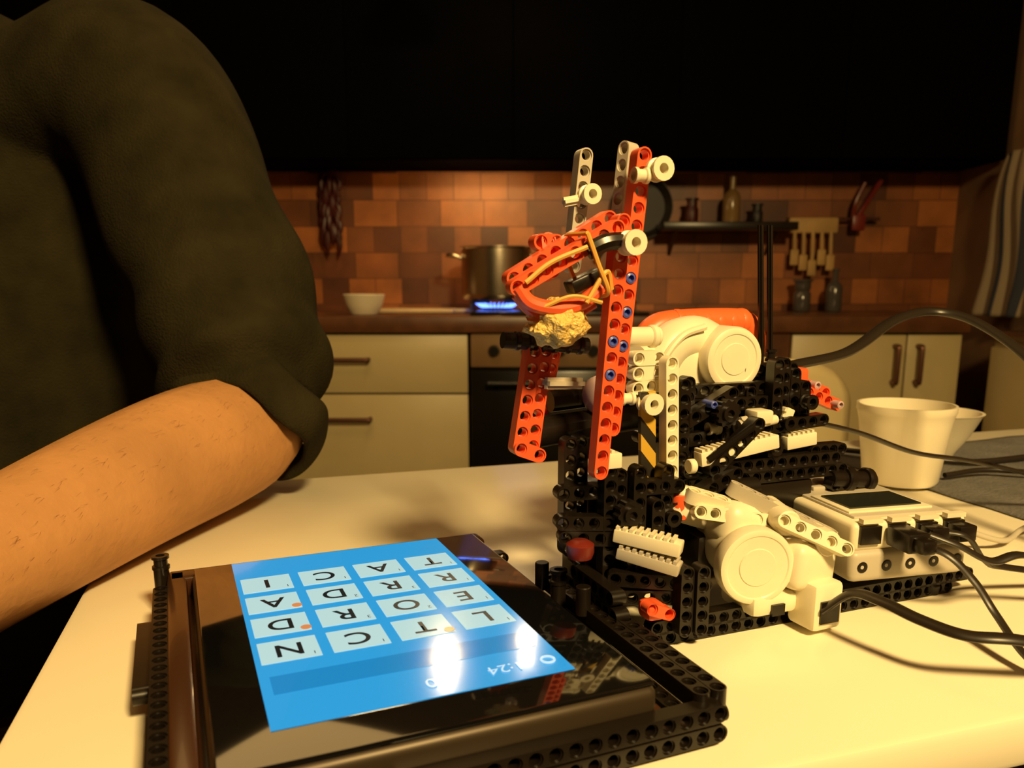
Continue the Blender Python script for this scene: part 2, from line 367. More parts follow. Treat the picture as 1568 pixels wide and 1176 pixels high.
W=bpy.data.worlds.new('world'); S.world=W; W.use_nodes=True; W.node_tree.nodes['Background'].inputs[0].default_value=(.03,.018,.01,1); W.node_tree.nodes['Background'].inputs[1].default_value=.3

# ------------------------------------------------------------------ table
ta=math.atan2(.3,.95)
tb=empty('dining_table',(-.335,.697,.77),ta)   # origin: back-left corner on top
bm=bmesh.new(); Wd,Dp=1.35,.535
box(bm,(Wd/2,-Dp/2,-.0125),(Wd,Dp,.025),bev=.004)
mkobj('table_top',bm,m_table,tb)
bm=bmesh.new()
for x in(.05,Wd-.05):
    for y in(-.05,-Dp+.05): box(bm,(x,y,-.3975),(.045,.045,.745),bev=.004)
box(bm,(Wd/2,-.05,-.06),(Wd-.1,.02,.07)); box(bm,(Wd/2,-Dp+.05,-.06),(Wd-.1,.02,.07)); box(bm,(.05,-Dp/2,-.06),(.02,Dp-.1,.07)); box(bm,(Wd-.05,-Dp/2,-.06),(.02,Dp-.1,.07))
mkobj('table_legs',bm,m_wood,tb)

# ------------------------------------------------------------------ tablet in stand
TA=math.radians(23)
st=empty('tablet_stand',(-.0643,.356,.77),TA)
bm=bmesh.new()
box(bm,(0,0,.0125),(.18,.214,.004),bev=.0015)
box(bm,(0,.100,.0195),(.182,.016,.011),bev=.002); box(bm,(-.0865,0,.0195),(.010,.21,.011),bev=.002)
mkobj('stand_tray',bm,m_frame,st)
bm=bmesh.new()
UP=(0,0,1)
beam(bm,(.112,-.112,.018),(.112,.032,.018),UP); beam(bm,(.104,-.112,.018),(.104,.032,.018),UP); beam(bm,(.112,-.112,.010),(.112,.032,.010),(1,0,0)); 
beam(bm,(-.02,-.1165,.0145),(.108,-.1165,.0145),(0,-1,0)); beam(bm,(-.02,-.1165,.006),(.108,-.1165,.006),(0,-1,0)); beam(bm,(.096,-.104,.010),(.096,.10,.010),UP)
beam(bm,(-.096,-.10,.012),(-.096,-.036,.012),(-1,0,0)); beam(bm,(-.096,-.10,.004),(-.096,.10,.004),(-1,0,0)); beam(bm,(-.094,.02,.014),(-.094,.092,.014),(-1,0,0)); beam(bm,(-.0945,-.10,.020),(-.0945,.085,.020),UP)
beam(bm,(-.104,-.112,.004),(-.104,-.07,.004),UP); beam(bm,(-.102,-.01,.012),(-.102,.06,.012),(-1,0,0))
for p in((-.094,.104),(.096,.0)): cyl(bm,(p[0],p[1],.0),(p[0],p[1],.030),.004); bush(bm,(p[0],p[1],.032),UP,r=.0046)
for p in((.096,.02),(.1,-.02)): cyl(bm,(p[0],p[1],.018),(p[0],p[1],.033),.0038)
beam(bm,(-.06,.108,.006),(.108,.108,.006),(0,1,0)); box(bm,(0,-.05,.006),(.18,.012,.009)); box(bm,(0,.05,.006),(.18,.012,.009))
mkobj('stand_beams',bm,m_black,st,angle=30)
tab=empty('tablet',(-.0643,.356,.8),TA)
bm=bmesh.new(); box(bm,(.0025,-.010,-.0085),(.163,.206,.0125),bev=.004,seg=4); mkobj('tablet_body',bm,M('dark_metal_case',(.05,.035,.02),.42,metal=.4),tab)
bm=bmesh.new(); box(bm,(.0025,-.010,-.0012),(.160,.203,.0022),bev=.0008); mkobj('glass_bezel',bm,M('glossy_black_glass',(.004,.004,.004),.06,coat=1),tab)
def emat(n,c,s=1): return M(n,tuple(x*.1 for x in c),.12,emit=c,es=s,var=.02,coat=.5)
m_scr=emat('screen_blue',(.030,.34,.72),1.0)
bm=bmesh.new(); box(bm,(0,-.0005,.00015),(.117,.181,.0003)); 
scr=mkobj('screen',bm,m_scr,tab,smooth=False)
bm=bmesh.new(); box(bm,(-.001,-.0590,.00035),(.107,.015,.0002)); mkobj('score_bar',bm,emat('screen_darkblue',(.016,.24,.55)),tab,smooth=False)
bm=bmesh.new()
CU,CV,DU,DV=-.0440,.0520,.0290,.0272
for r in range(4):
    for c in range(4): box(bm,(CU+c*DU,CV-r*DV,.0004),(.0243,.0208,.0003),bev=.00012)
mkobj('letter_tiles',bm,emat('tile_white',(.48,.70,.70),1),tab,smooth=False)
m_ink=M('screen_ink',(.004,.01,.03),.3)
def text(s,u,v,size,z=.0007,mat=m_ink,name='letter'):
    cu=bpy.data.curves.new(name,'FONT'); cu.body=s; cu.size=size; cu.align_x='CENTER'; cu.align_y='CENTER'; cu.offset=.0002 if size>.01 else 0
    ob=bpy.data.objects.new(name,cu); COL.objects.link(ob)
    bpy.context.view_layer.update()
    me=bpy.data.meshes.new_from_object(ob.evaluated_get(bpy.context.evaluated_depsgraph_get()))
    bpy.data.objects.remove(ob); me.materials.clear(); me.materials.append(mat)
    o=bpy.data.objects.new(name,me); COL.objects.link(o); o.parent=tab; o.location=(u,v,z); o.rotation_euler=(0,0,math.pi); return o
rows=['ICAT','ADRR','DROE','NCTL']
for r in range(4):
    for c in range(4):
        text(rows[r][c],CU+c*DU,CV-r*DV,.0165,name='letter_%s_%d'%(rows[r][c],r*4+c))
        text(str(1+(r*c)%3),CU+c*DU+.0095,CV-r*DV-.0068,.004,name='points_%d'%(r*4+c))
m_wtxt=emat('text_white',(.6,.8,.9),1)
text('1:24',.033,-.0805,.0090,mat=m_wtxt,name='timer_text'); text('0',.002,-.0805,.0095,mat=m_wtxt,name='score_text')
bm=bmesh.new(); tube(bm,[(.0515+.0028*math.cos(a*.6283),-.0805+.0028*math.sin(a*.6283),.0007) for a in range(11)],.0005,6,n=2); mkobj('clock_icon',bm,m_wtxt,tab)
bm=bmesh.new()
for c_,r_ in((0,1),(0,2),(2,3)): lathe(bm,(CU+c_*DU+.0100,CV-r_*DV-.0075,.0006),(0,0,1),[(0,0),(.0024,0),(.0024,.0002),(0,.0002)],16)
mkobj('bonus_badges',bm,emat('badge_orange',(.7,.25,.08)),tab)

# ------------------------------------------------------------------ robot
rb=empty('construction_kit_robot',(.12,.45,.77),math.radians(21.5))
bm=bmesh.new() # RED
beam(bm,(-.087,-.032,.209),(-.096,-.032,.090),n=16)
beam(bm,(-.0735,-.026,.240),(-.0865,-.026,.110),n=17)
beam(bm,(-.139,-.030,.179),(-.091,-.034,.206)); beam(bm,(-.137,-.020,.183),(-.089,-.022,.211))
tube(bm,[(-.139,-.032,.179),(-.133,-.033,.172),(-.120,-.034,.1695),(-.107,-.034,.172),(-.098,-.034,.179)],.0036,10,n=6)
tube(bm,[(-.136,-.024,.176),(-.128,-.024,.168),(-.116,-.024,.1655),(-.104,-.024,.168),(-.097,-.026,.172)],.0032,10,n=6)
beam(bm,(-.121,-.014,.200),(-.113,-.014,.200),n=2); beam(bm,(-.117,-.014,.200),(-.117,-.018,.186),n=2)
beam(bm,(-.118,0,.147),(-.126,0,.098)); beam(bm,(-.110,.004,.147),(-.117,.004,.098)); beam(bm,(-.092,.03,.150),(-.100,.03,.112)); beam(bm,(-.126,-.002,.098),(-.116,-.002,.094),n=2)
beam(bm,(.066,.03,.124),(.098,.03,.112)); beam(bm,(.070,.022,.117),(.101,.022,.105)); box(bm,(.074,.03,.122),(.014,.014,.014),bev=.002)
box(bm,(-.075,-.052,.022),(.010,.012,.009),bev=.0025); beam(bm,(-.079,-.056,.025),(-.069,-.056,.021),n=2,w=.003); cyl(bm,(-.040,-.020,.056),(-.040,-.020,.070),.005)
mkobj('red_beams',bm,m_red,rb,angle=30)
bm=bmesh.new(); lathe(bm,(-.106,-.034,.047),(0,0,1),[(0,0),(.006,0),(.007,.003),(.007,.007),(.004,.009),(0,.009)],18); cyl(bm,(.004,.03,.070),(.004,.03,.080),.005); mkobj('dark_red_caps',bm,m_dkred,rb)
bm=bmesh.new()
def onbeam(a,b,i,n,dy): a=Vector(a);b=Vector(b); p=a+(b-a)*(i/(n-1)); p.y+=dy; return p
for i in(7,9): pin(bm,onbeam((-.087,-.032,.209),(-.096,-.032,.090),i,16,.0005))
for i in(7,9,11): pin(bm,onbeam((-.0735,-.026,.240),(-.0865,-.026,.110),i,17,.0005))
pin(bm,(-.012,-.004,.115),r=.0022)
mkobj('blue_pins',bm,m_blue,rb)
bm=bmesh.new() # ORANGE motor shell
tube(bm,[(-.022,.052,.146),(-.016,.052,.153),(-.004,.052,.1565),(.03,.052,.1575),(.050,.052,.156),(.0575,.052,.148),(.058,.052,.136)],.0085,14,n=6)
for k in range(6): lathe(bm,(-.002+k*.0095,.052,.1568),(1,0,0),[(.0085,0),(.0088,.001),(.0088,.004),(.0085,.005)],20)
mkobj('motor_shell',bm,m_orange,rb)
# IVORY
bm=bmesh.new()
def rounddisc(c,ax,r,L,e=.003): lathe(bm,c,ax,[(0,L),(r-e,L),(r-e*.3,L-e*.3),(r,L-e),(r,e),(r-e*.3,e*.3),(r-e,0),(r*.93-e,.0001),(r*.9-e,.0006),(r*.5,.0007),(r*.48,.0002),(0,.0002)],44)
rounddisc((.019,.016,.137),(.05,1,0),.0192,.038)
tube(bm,[(-.024,.036,.118),(-.022,.036,.134),(-.012,.036,.146),(.004,.038,.149),(.016,.040,.145)],.013,20,n=6,flat=1)
box(bm,(.002,.040,.130),(.040,.026,.034),bev=.008,seg=3); box(bm,(.034,.05,.128),(.03,.022,.022),bev=.005)
tube(bm,[(-.029,.024,.122),(-.026,.023,.137),(-.014,.023,.151),(.002,.024,.156)],.0022,8,n=6)
cyl(bm,(-.040,.030,.139),(-.02,.040,.139),.008)
rounddisc((-.016,-.058,.0375),(.22,1,0),.0205,.011,.002)
cyl(bm,(-.013,-.050,.0385),(-.006,-.012,.041),.017,32)
box(bm,(.000,-.030,.050),(.050,.026,.026),(0,.25,0),bev=.008,seg=3)
box(bm,(.016,-.050,.035),(.030,.030,.026),(0,.1,.1),bev=.006,seg=3)
box(bm,(.019,-.062,.016),(.020,.020,.026),(0,0,.05),bev=.003); box(bm,(-.004,-.045,.016),(.03,.03,.012),bev=.004)
box(bm,(-.030,-.014,.061),(.030,.022,.020),(0,.35,0),bev=.005,seg=3)
beam(bm,(-.036,-.026,.070),(.016,-.040,.053),(.1,-.3,1)); beam(bm,(-.034,-.030,.062),(.002,-.042,.056),(0,-1,.2)); beam(bm,(.000,-.055,.060),(.028,-.070,.046),(0,-1,.2))
cyl(bm,(.004,-.055,.058),(.010,-.030,.060),.007); cyl(bm,(.022,-.066,.048),(.026,-.044,.049),.007)
beam(bm,(-.0467,-.015,.140),(-.043,-.015,.058),n=11)
bush(bm,(-.069,-.036,.233),(0,-1,0),r=.0056); bush(bm,(-.078,-.034,.230),(1,0,0)); bush(bm,(-.087,-.043,.199),(0,-1,0),r=.0058,L=.009); bush(bm,(-.081,.012,.226),(0,-1,0),r=.0052)
axle(bm,(-.094,.016,.222),(-.084,.016,.224)); axle(bm,(-.081,-.03,.229),(-.060,-.03,.2345),r=.002)
cyl(bm,(-.066,0,.153),(-.044,0,.153),.0052); cyl(bm,(-.050,0,.153),(-.046,0,.153),.0062)
beam(bm,(-.060,-.004,.142),(-.048,-.004,.142),n=2); beam(bm,(-.060,-.004,.134),(-.048,-.004,.134),n=2); beam(bm,(-.060,-.004,.126),(-.044,-.004,.128),n=3); bush(bm,(-.0566,-.014,.119),(0,-1,0),r=.0058,L=.009); bush(bm,(-.066,-.006,.121),(1,0,0))
def rack(p0,p1,wd=.008,h=.008):
    p0=Vector(p0);p1=Vector(p1); x=(p1-p0).normalized(); L=(p1-p0).length; yv=Vector((0,0,1)).cross(x).normalized(); z=x.cross(yv); R=Matrix((x,yv,z)).transposed()
    box(bm,(p0+p1)/2,(L,wd,h),bev=.0008,mat3=R)
    n=int(L/.0035)
    for k in range(n): box(bm,p0+x*(.0017+k*.0035)+z*(h/2+.0007),(.0018,wd*.92,.0018),mat3=R)
rack((-.024,-.012,.086),(.028,-.012,.093)); rack((.044,.0,.088),(.066,.0,.090)); rack((-.084,-.030,.056),(-.060,-.054,.052),.010,.007)
rack((-.094,-.024,.093),(-.080,-.024,.093)); rack((.046,.004,.098),(.05,.004,.108),.006,.006)
box(bm,(.022,-.004,.106),(.012,.012,.008),bev=.0015); cyl(bm,(.012,-.008,.1015),(.034,-.004,.1035),.0028); bush(bm,(-.006,.0,.100),(1,0,0))
cyl(bm,(-.034,-.018,.084),(-.030,-.018,.084),.004)
mkobj('ivory_parts',bm,m_white,rb,angle=35)
bm=bmesh.new() # light gray
beam(bm,(-.081,.020,.246),(-.087,.020,.190),n=8); beam(bm,(-.069,-.006,.246),(-.073,-.006,.206),(-1,-.3,0),n=6)
axle(bm,(-.112,-.004,.131),(-.088,.004,.129),r=.003); gear(bm,(.010,-.006,.101),(1,0,.1),.006,8,.002)
beam(bm,(-.012,-.030,.072),(.028,-.058,.050),(.2,-.2,1)); rack((-.083,-.032,.047),(-.061,-.055,.042),.010,.006)
mkobj('light_gray_parts',bm,m_lgray,rb,angle=35)
bm=bmesh.new()
lathe(bm,(-.068,.012,.121),(-1,-.4,0),[(.011,0),(.0115,.004),(.0105,.009),(.007,.013),(0,.015)],28)
for p in((.068,.024,.110),(.098,.017,.106),(.086,.025,.118)): pin(bm,p,r=.0026)
mkobj('gray_hub',bm,m_lilac,rb)
bm=bmesh.new(); box(bm,(-.0555,-.011,.090),(.009,.003,.070),(0,-.04,0)); mkobj('striped_panel',bm,m_hazard,rb)
bm=bmesh.new(); t=bmesh.new()
bmesh.ops.create_icosphere(t,subdivisions=4,radius=.0125)
for v in t.verts:
    n=noise.noise(v.co*190); n2=noise.noise(v.co*420+Vector((3,1,2))); v.co*=1+.28*n+.13*n2; v.co.x*=1.15; v.co.z*=.88
me=bpy.data.meshes.new('x'); t.to_mesh(me); t.free(); bm.from_mesh(me); bmesh.ops.translate(bm,vec=(-.116,-.026,.162),verts=bm.verts); mkobj('foil_fingertip',bm,m_gold,rb,angle=60)
bm=bmesh.new()
tube(bm,[(-.108,-.04,.203),(-.103,-.041,.190),(-.097,-.040,.176),(-.100,-.02,.178),(-.106,-.016,.190),(-.110,-.02,.202),(-.108,-.04,.203)],.0011,6)
tube(bm,[(-.137,-.037,.181),(-.125,-.038,.190),(-.108,-.040,.197)],.0012,6); tube(bm,[(-.108,-.040,.172),(-.098,-.04,.186),(-.094,-.038,.178)],.0012,6); tube(bm,[(-.128,-.036,.170),(-.115,-.04,.175),(-.100,-.040,.172)],.001,6)
mkobj('rubber_bands',bm,m_band,rb)
# BLACK structure
bm=bmesh.new()
tube(bm,[(-.106,-.036,.195),(-.098,-.038,.199),(-.090,-.038,.200)],.0042,10,n=4); box(bm,(-.104,-.03,.182),(.018,.01,.006),(0,-.4,0),bev=.001)
tube(bm,[(-.134,.0,.153),(-.087,.0,.149)],.0042,12,n=2)
for k in range(6): lathe(bm,(-.128+k*.007,.0,.1525-k*.0006),(1,0,-.08),[(.0042,0),(.0049,.0006),(.0049,.0024),(.0042,.003)],14)
axle(bm,(-.108,.015,.108),(-.02,.02,.112),r=.003); tube(bm,[(-.114,.01,.102),(-.06,.016,.106),(-.02,.02,.108)],.008,12,n=4); tube(bm,[(-.10,.018,.118),(-.03,.022,.122)],.006,12,n=2)
for (a,b,f) in [((-.102,-.01,.100),(-.102,-.01,.044),(0,-1,0)),((-.094,-.006,.100),(-.094,-.006,.036),(0,-1,0)),((-.108,-.016,.076),(-.044,-.022,.076),(0,-1,0)),
 ((-.086,-.024,.088),(-.086,-.024,.010),(0,-1,0)),((-.078,-.020,.084),(-.078,-.020,.020),(0,-1,0)),((-.070,-.026,.086),(-.070,-.026,.054),(0,-1,0)),((-.060,-.028,.068),(-.060,-.028,.052),(0,-1,0)),
 ((-.050,-.02,.084),(-.050,-.02,.012),(0,-1,0)),((-.110,-.02,.062),(-.078,-.026,.060),(0,-1,0)),((-.108,-.02,.054),(-.082,-.026,.052),(0,-1,0)),((-.086,-.034,.034),(-.046,-.054,.032),(0,-1,0)),
 ((-.086,-.034,.024),(-.046,-.050,.024),(0,-1,0)),((-.058,-.054,.040),(-.058,-.054,.010),(0,-1,0)),((-.050,-.056,.040),(-.050,-.056,.010),(0,-1,0)),((-.044,-.020,.062),(-.004,-.018,.078),(0,-1,0)),
 ((-.070,-.047,.010),(.146,-.047,.010),(0,-1,0)),((-.070,-.047,.0038),(.130,-.047,.0038),(0,-1,0)),((-.066,.03,.006),(.126,.03,.006),(0,-1,0)),((-.090,-.044,.010),(-.090,.036,.010),(-1,0,0)),((.134,-.04,.010),(.134,.03,.010),(1,0,0)),
 ((-.082,-.040,.004),(-.082,.036,.004),(-1,0,0)),((-.094,-.050,.030),(-.094,-.010,.030),(-1,0,0)),((-.094,-.054,.022),(-.094,.0,.022),(-1,0,0)),
 ((-.026,-.004,.078),(.078,-.004,.078),(0,-1,0)),((-.026,-.002,.070),(.086,-.002,.070),(0,-1,0)),((-.024,.004,.094),(.074,.004,.100),(0,-1,0)),((-.028,.0,.104),(.004,.0,.120),(0,-1,0)),
 ((-.028,.010,.112),(.040,.010,.112),(0,-1,0)),((-.030,.014,.120),(.060,.014,.120),(0,-1,0)),((-.028,.0,.126),(-.028,.0,.070),(0,-1,0)),((-.020,.008,.126),(-.020,.008,.070),(0,-1,0)),((.004,.004,.118),(.004,.004,.070),(0,-1,0)),
 ((.040,.006,.134),(.040,.006,.070),(0,-1,0)),((.048,.01,.134),(.048,.01,.070),(0,-1,0)),((.056,.01,.128),(.056,.01,.070),(0,-1,0)),((.064,.01,.120),(.064,.01,.080),(0,-1,0)),((.030,.02,.130),(.062,.02,.130),(0,-1,0)),
 ((-.016,-.014,.080),(.012,-.014,.104),(0,-1,0)),((.066,.0,.082),(.086,.0,.082),(0,-1,0)),((.026,.012,.118),(.026,.012,.100),(0,-1,0)),((.08,-.004,.06),(.104,-.004,.06),(0,-1,0)),((-.03,.04,.09),(.06,.04,.09),(0,-1,0)),((-.03,.05,.115),(.05,.05,.115),(0,-1,0))]:
    beam(bm,a,b,f)
box(bm,(.02,.03,.092),(.08,.03,.05),bev=.003); box(bm,(-.068,-.002,.045),(.040,.026,.066),bev=.003); box(bm,(-.068,.018,.03),(.03,.04,.04),bev=.003); box(bm,(.02,.0,.034),(.10,.05,.024),bev=.004); box(bm,(.086,.0,.012),(.09,.07,.012),bev=.002)
box(bm,(.0,.010,.056),(.13,.03,.02),bev=.003)
for u in(.056,.063): axle(bm,(u+.003,.04,.100),(u-.006,.04,.216),r=.0018)
bush(bm,(.064,.04,.136),(0,0,1)); box(bm,(.058,.04,.122),(.022,.016,.014),bev=.002); axle(bm,(-.02,-.016,.086),(.004,-.022,.104),r=.002)
gear(bm,(-.078,-.032,.066),(0,-1,0),.0075,10,.003); gear(bm,(-.072,-.033,.038),(0,-1,0),.009,12,.003); gear(bm,(.03,-.008,.088),(0,-1,0),.0065,8,.002); gear(bm,(-.004,-.008,.110),(0,-1,0),.008,12,.003)
for p in((.046,.0,.1),(.06,-.001,.112),(.02,.0,.082),(-.05,-.028,.06)): bush(bm,p,(0,-1,0),r=.0045)
cyl(bm,(.078,-.004,.064),(.112,-.004,.060),.0055); cyl(bm,(.088,-.004,.063),(.094,-.004,.062),.008); cyl(bm,(.104,-.004,.061),(.109,-.004,.060),.008); cyl(bm,(-.005,-.01,.066),(.018,-.01,.066),.006)
for p in((-.08,-.05),(-.08,.03),(.12,-.047),(.12,.03)): cyl(bm,(p[0],p[1],0),(p[0],p[1],.006),.005)
mkobj('black_beams',bm,m_black,rb,angle=30)
bm=bmesh.new()
box(bm,(.019,-.0725,.014),(.012,.002,.012)); box(bm,(-.004,-.0605,.014),(.008,.002,.006))
mkobj('motor_socket',bm,m_black,rb)
# controller unit
cb=bpy.data.objects.new('controller_unit',None); COL.objects.link(cb); cb.parent=rb; cb.location=(.086,-.012,.022); cb.rotation_euler=(0,0,math.radians(-8))
bm=bmesh.new()
box(bm,(0,0,.009),(.074,.112,.018),bev=.004,seg=3,mi=1); box(bm,(0,0,.025),(.072,.108,.016),bev=.003,seg=3,mi=0)
box(bm,(0,.002,.0335),(.060,.096,.002),bev=.0008,mi=1)
box(bm,(-.002,-.022,.0348),(.054,.036,.0016),bev=.0005,mi=0); box(bm,(-.002,-.022,.0359),(.046,.027,.0012),mi=3)
box(bm,(0,.012,.0355),(.012,.010,.003),bev=.001,mi=4); box(bm,(-.014,.012,.0355),(.010,.008,.003),bev=.001,mi=1); box(bm,(.014,.012,.0355),(.010,.008,.003),bev=.001,mi=1); box(bm,(0,.026,.0355),(.012,.007,.003),bev=.001,mi=1)
for k in range(4): box(bm,(-.026+k*.0175,-.0548,.0265),(.0125,.003,.010),bev=.0004,mi=2); box(bm,(-.026+k*.0175,-.0545,.0345),(.012,.004,.0025),mi=0)
for k in range(5): lathe(bm,(-.03+k*.015,-.0562,.009),(0,-1,0),[(.0024,-.001),(.0032,0),(.0024,.0002),(0,-.0005)],14,2)
for k in range(7): lathe(bm,(-.0372,-.036+k*.012,.009),(-1,0,0),[(.0024,-.001),(.0032,0),(.0024,.0002),(0,-.0005)],14,2)
mkobj('controller_shell',bm,[m_white,m_lgray,m_black,m_lcd,m_orange],cb)
bm=bmesh.new()
box(bm,(-.010,-.064,.026),(.013,.018,.011),bev=.0015); box(bm,(-.010,-.076,.026),(.009,.010,.008),bev=.002)
for k in (2,3): box(bm,(-.026+k*.0175,-.060,.0265),(.011,.012,.009),bev=.001)
mkobj('cable_plugs',bm,m_black,cb)

# ------------------------------------------------------------------ cables
cbs=empty('connector_cables')
def cable(P,r,n,mat=m_cable,flat=.55):
    bm=bmesh.new(); tube(bm,P,r,10,n=10,flat=flat); mkobj(n,bm,mat,cbs)
cable([(.165,.50,.885),(.176,.52,.8965),(.235,.562,.904),(.287,.607,.924),(.327,.628,.930),(.352,.607,.921),(.368,.56,.893),(.38,.50,.84),(.41,.44,.79),(.46,.42,.7745)],.0046,'sensor_cable_1',flat=.7)
cable([(.160,.50,.850),(.187,.513,.862),(.236,.541,.851),(.291,.568,.831),(.341,.586,.821),(.397,.604,.807),(.47,.62,.785),(.54,.63,.7745)],.0032,'sensor_cable_2')
cable([(.160,.388,.785),(.172,.382,.797),(.180,.366,.799),(.190,.350,.797),(.203,.335,.796),(.224,.330,.796),(.265,.335,.787),(.32,.355,.774)],.0034,'motor_cable')
cable([(.206,.405,.816),(.222,.392,.815),(.234,.384,.803),(.241,.374,.789),(.243,.352,.778),(.250,.340,.7745),(.29,.345,.7745)],.0032,'power_cable')
cable([(.222,.408,.820),(.236,.404,.815),(.255,.405,.806),(.280,.412,.806),(.34,.43,.7745)],.0030,'usb_cable')
cable([(.232,.414,.820),(.245,.412,.817),(.262,.422,.800),(.285,.44,.79),(.36,.46,.7745)],.0026,'sensor_cable_3')
cable([(.25,.47,.81),(.275,.50,.80),(.30,.52,.79),(.34,.53,.7765),(.38,.56,.778),(.46,.575,.776)],.0020,'white_cable',m_lgray,1)
cable([(.33,.86,.776),(.38,.81,.779),(.45,.78,.777),(.52,.80,.777),(.60,.84,.777)],.0028,'loose_cable_1',m_cable,1); cable([(.40,.72,.7775),(.45,.735,.779),(.52,.72,.7775),(.60,.73,.7775)],.0025,'loose_cable_2',m_cable,1)

# ------------------------------------------------------------------ cup, bowl, cloth, chair
bm=bmesh.new()
cn=[(.405,.582),(.325,.835),(.63,.955),(.78,.70)]; NN=40; g=[]
for j in range(NN+1):
    row=[]
    for i in range(NN+1):
        u,v=i/NN,j/NN; p=(Vector(cn[0])*(1-u)+Vector(cn[3])*u)*(1-v)+(Vector(cn[1])*(1-u)+Vector(cn[2])*u)*v
        h=.0012+.0022*max(0,noise.noise(Vector((p.x*22,p.y*22,0)))) ; p=p+Vector((.006*noise.noise(Vector((v*5,u,1))),.006*noise.noise(Vector((u*5,v,4)))))
        row.append(bm.verts.new((p.x,p.y,.7705+h)))
    g.append(row)
for j in range(NN):
    for i in range(NN): bm.faces.new((g[j][i],g[j][i+1],g[j+1][i+1],g[j+1][i]))
o=mkobj('cloth_placemat',bm,m_cloth); md=o.modifiers.new('s','SOLIDIFY'); md.thickness=.0008
bm=bmesh.new(); lathe(bm,(0,0,0),(0,0,1),[(0,0),(.030,0),(.032,.003),(.0385,.055),(.0405,.064),(.0415,.066),(.0415,.0715),(.0395,.0715),(.0365,.055),(.030,.006),(0,.005)],48)
o=mkobj('plastic_cup',bm,m_ceram); o.location=(.356,.715,.7735)
bm=bmesh.new(); lathe(bm,(0,0,0),(0,0,1),[(0,0),(.022,0),(.024,.004),(.036,.022),(.046,.044),(.048,.046),(.045,.046),(.034,.024),(.020,.007),(0,.006)],48)
o=mkobj('white_bowl',bm,m_ceram); o.location=(.445,.835,.7735)
ch=empty('kitchen_chair',(.365,1.25,0),math.radians(8))
bm=bmesh.new(); box(bm,(0,.16,.45),(.40,.40,.03),bev=.012,seg=3)
NU,NV=16,8; g=[]
for j in range(NV+1):
    row=[]
    for i in range(NU+1):
        a=(i/NU-.5)*2; t=j/NV; hw=.17; cx=1-.16*max(0,(t-.6)/.4)**2
        row.append(bm.verts.new((a*hw*cx,-.02-.05*(1-a*a),.66+.185*t-.03*a*a*max(0,t-.5)*2)))
    g.append(row)
for j in range(NV):
    for i in range(NU): bm.faces.new((g[j][i],g[j][i+1],g[j+1][i+1],g[j+1][i]))
o=mkobj('seat_and_back',bm,m_cream,ch); md=o.modifiers.new('s','SOLIDIFY'); md.thickness=.014
bm=bmesh.new()
for x in(-.13,.13): tube(bm,[(x,.0,0),(x,.0,.44),(x,.0,.60),(x,-.018,.78)],.010,10); tube(bm,[(x,.32,0),(x,.32,.44)],.011,10,n=2)
mkobj('chair_legs',bm,m_handle,ch)

# ------------------------------------------------------------------ man
man=empty('seated_man'); HX=-.68
def skin(name,verts,edges,mat,root=0,sub=2,parent=man):
    me=bpy.data.meshes.new(name); me.from_pydata([v[0] for v in verts],edges,[]); ob=bpy.data.objects.new(name,me); COL.objects.link(ob)
    md=ob.modifiers.new('skin','SKIN'); md.use_smooth_shade=True
    for i,v in enumerate(verts):
        r=v[1]; me.skin_vertices[0].data[i].radius=(r,r) if not isinstance(r,tuple) else r
        me.skin_vertices[0].data[i].use_root=(i==root)
    sb=ob.modifiers.new('sub','SUBSURF'); sb.levels=sub; sb.render_levels=sub
    me.materials.append(mat); ob.parent=parent; return ob
vs=[((-.57,.86,.68),.11),((-.58,.87,.85),.11),((-.60,.86,1.03),.12),((-.64,.85,1.14),.060),((HX+.01,.84,1.23),.050),((HX,.825,1.31),.055),((HX,.81,1.37),.070),
((-.47,.84,1.13),.045),((-.345,.79,1.13),.050),((-.285,.735,.99),.047),((-.222,.692,.848),.050),((-.220,.650,.829),.056),((-.240,.588,.826),.055),((-.258,.518,.819),.050),((-.274,.452,.810),.045),((-.288,.398,.802),.040),((-.300,.355,.797),.037),((-.309,.32,.795),.035),
((-.74,.83,1.12),.055),((-.825,.80,1.09),.052),((-.86,.77,.96),.046),((-.87,.70,.84),.042),((-.80,.60,.78),.040),((-.73,.53,.745),.028),((-.70,.48,.735),.034),((-.69,.45,.728),.032)]
es=[(i,i+1) for i in range(6)]+[(3,7)]+[(i,i+1) for i in range(7,17)]+[(3,18)]+[(i,i+1) for i in range(18,25)]
def fingers(base,idx,dirv,side,down,curl):
    d=Vector(dirv).normalized(); s_=Vector(side).normalized(); dn=Vector(down).normalized()
    for k,(off,L) in enumerate([(-.027,.072),(-.009,.080),(.009,.076),(.026,.060)]):
        p=Vector(base)+s_*off; prev=idx; a=.25
        for j,fr in enumerate((.25,.40,.30,.22)):
            dd=d*math.cos(a)+dn*math.sin(a); p=p+dd*(L*fr*1.05); vs.append((tuple(p),.0092-.0007*j)); es.append((prev,len(vs)-1)); prev=len(vs)-1; a+=curl
    p=Vector(base)-d*.045-s_*.024; prev=idx-1
    for j,st_ in enumerate((.028,.030,.026)):
        p=p+(d*(.55+.15*j)-s_*(.75-.25*j)+dn*.25).normalized()*st_; vs.append((tuple(p),.0115-.001*j)); es.append((prev,len(vs)-1)); prev=len(vs)-1
fingers((-.317,.292,.792),17,(-.3,-.9,-.1),(-1,.2,0),(0,0,-1),.35)
fingers((-.687,.44,.728),25,(.2,-.9,-.25),(1,.2,0),(0,0,-1),.3)
body=skin('body',vs,es,m_skin)
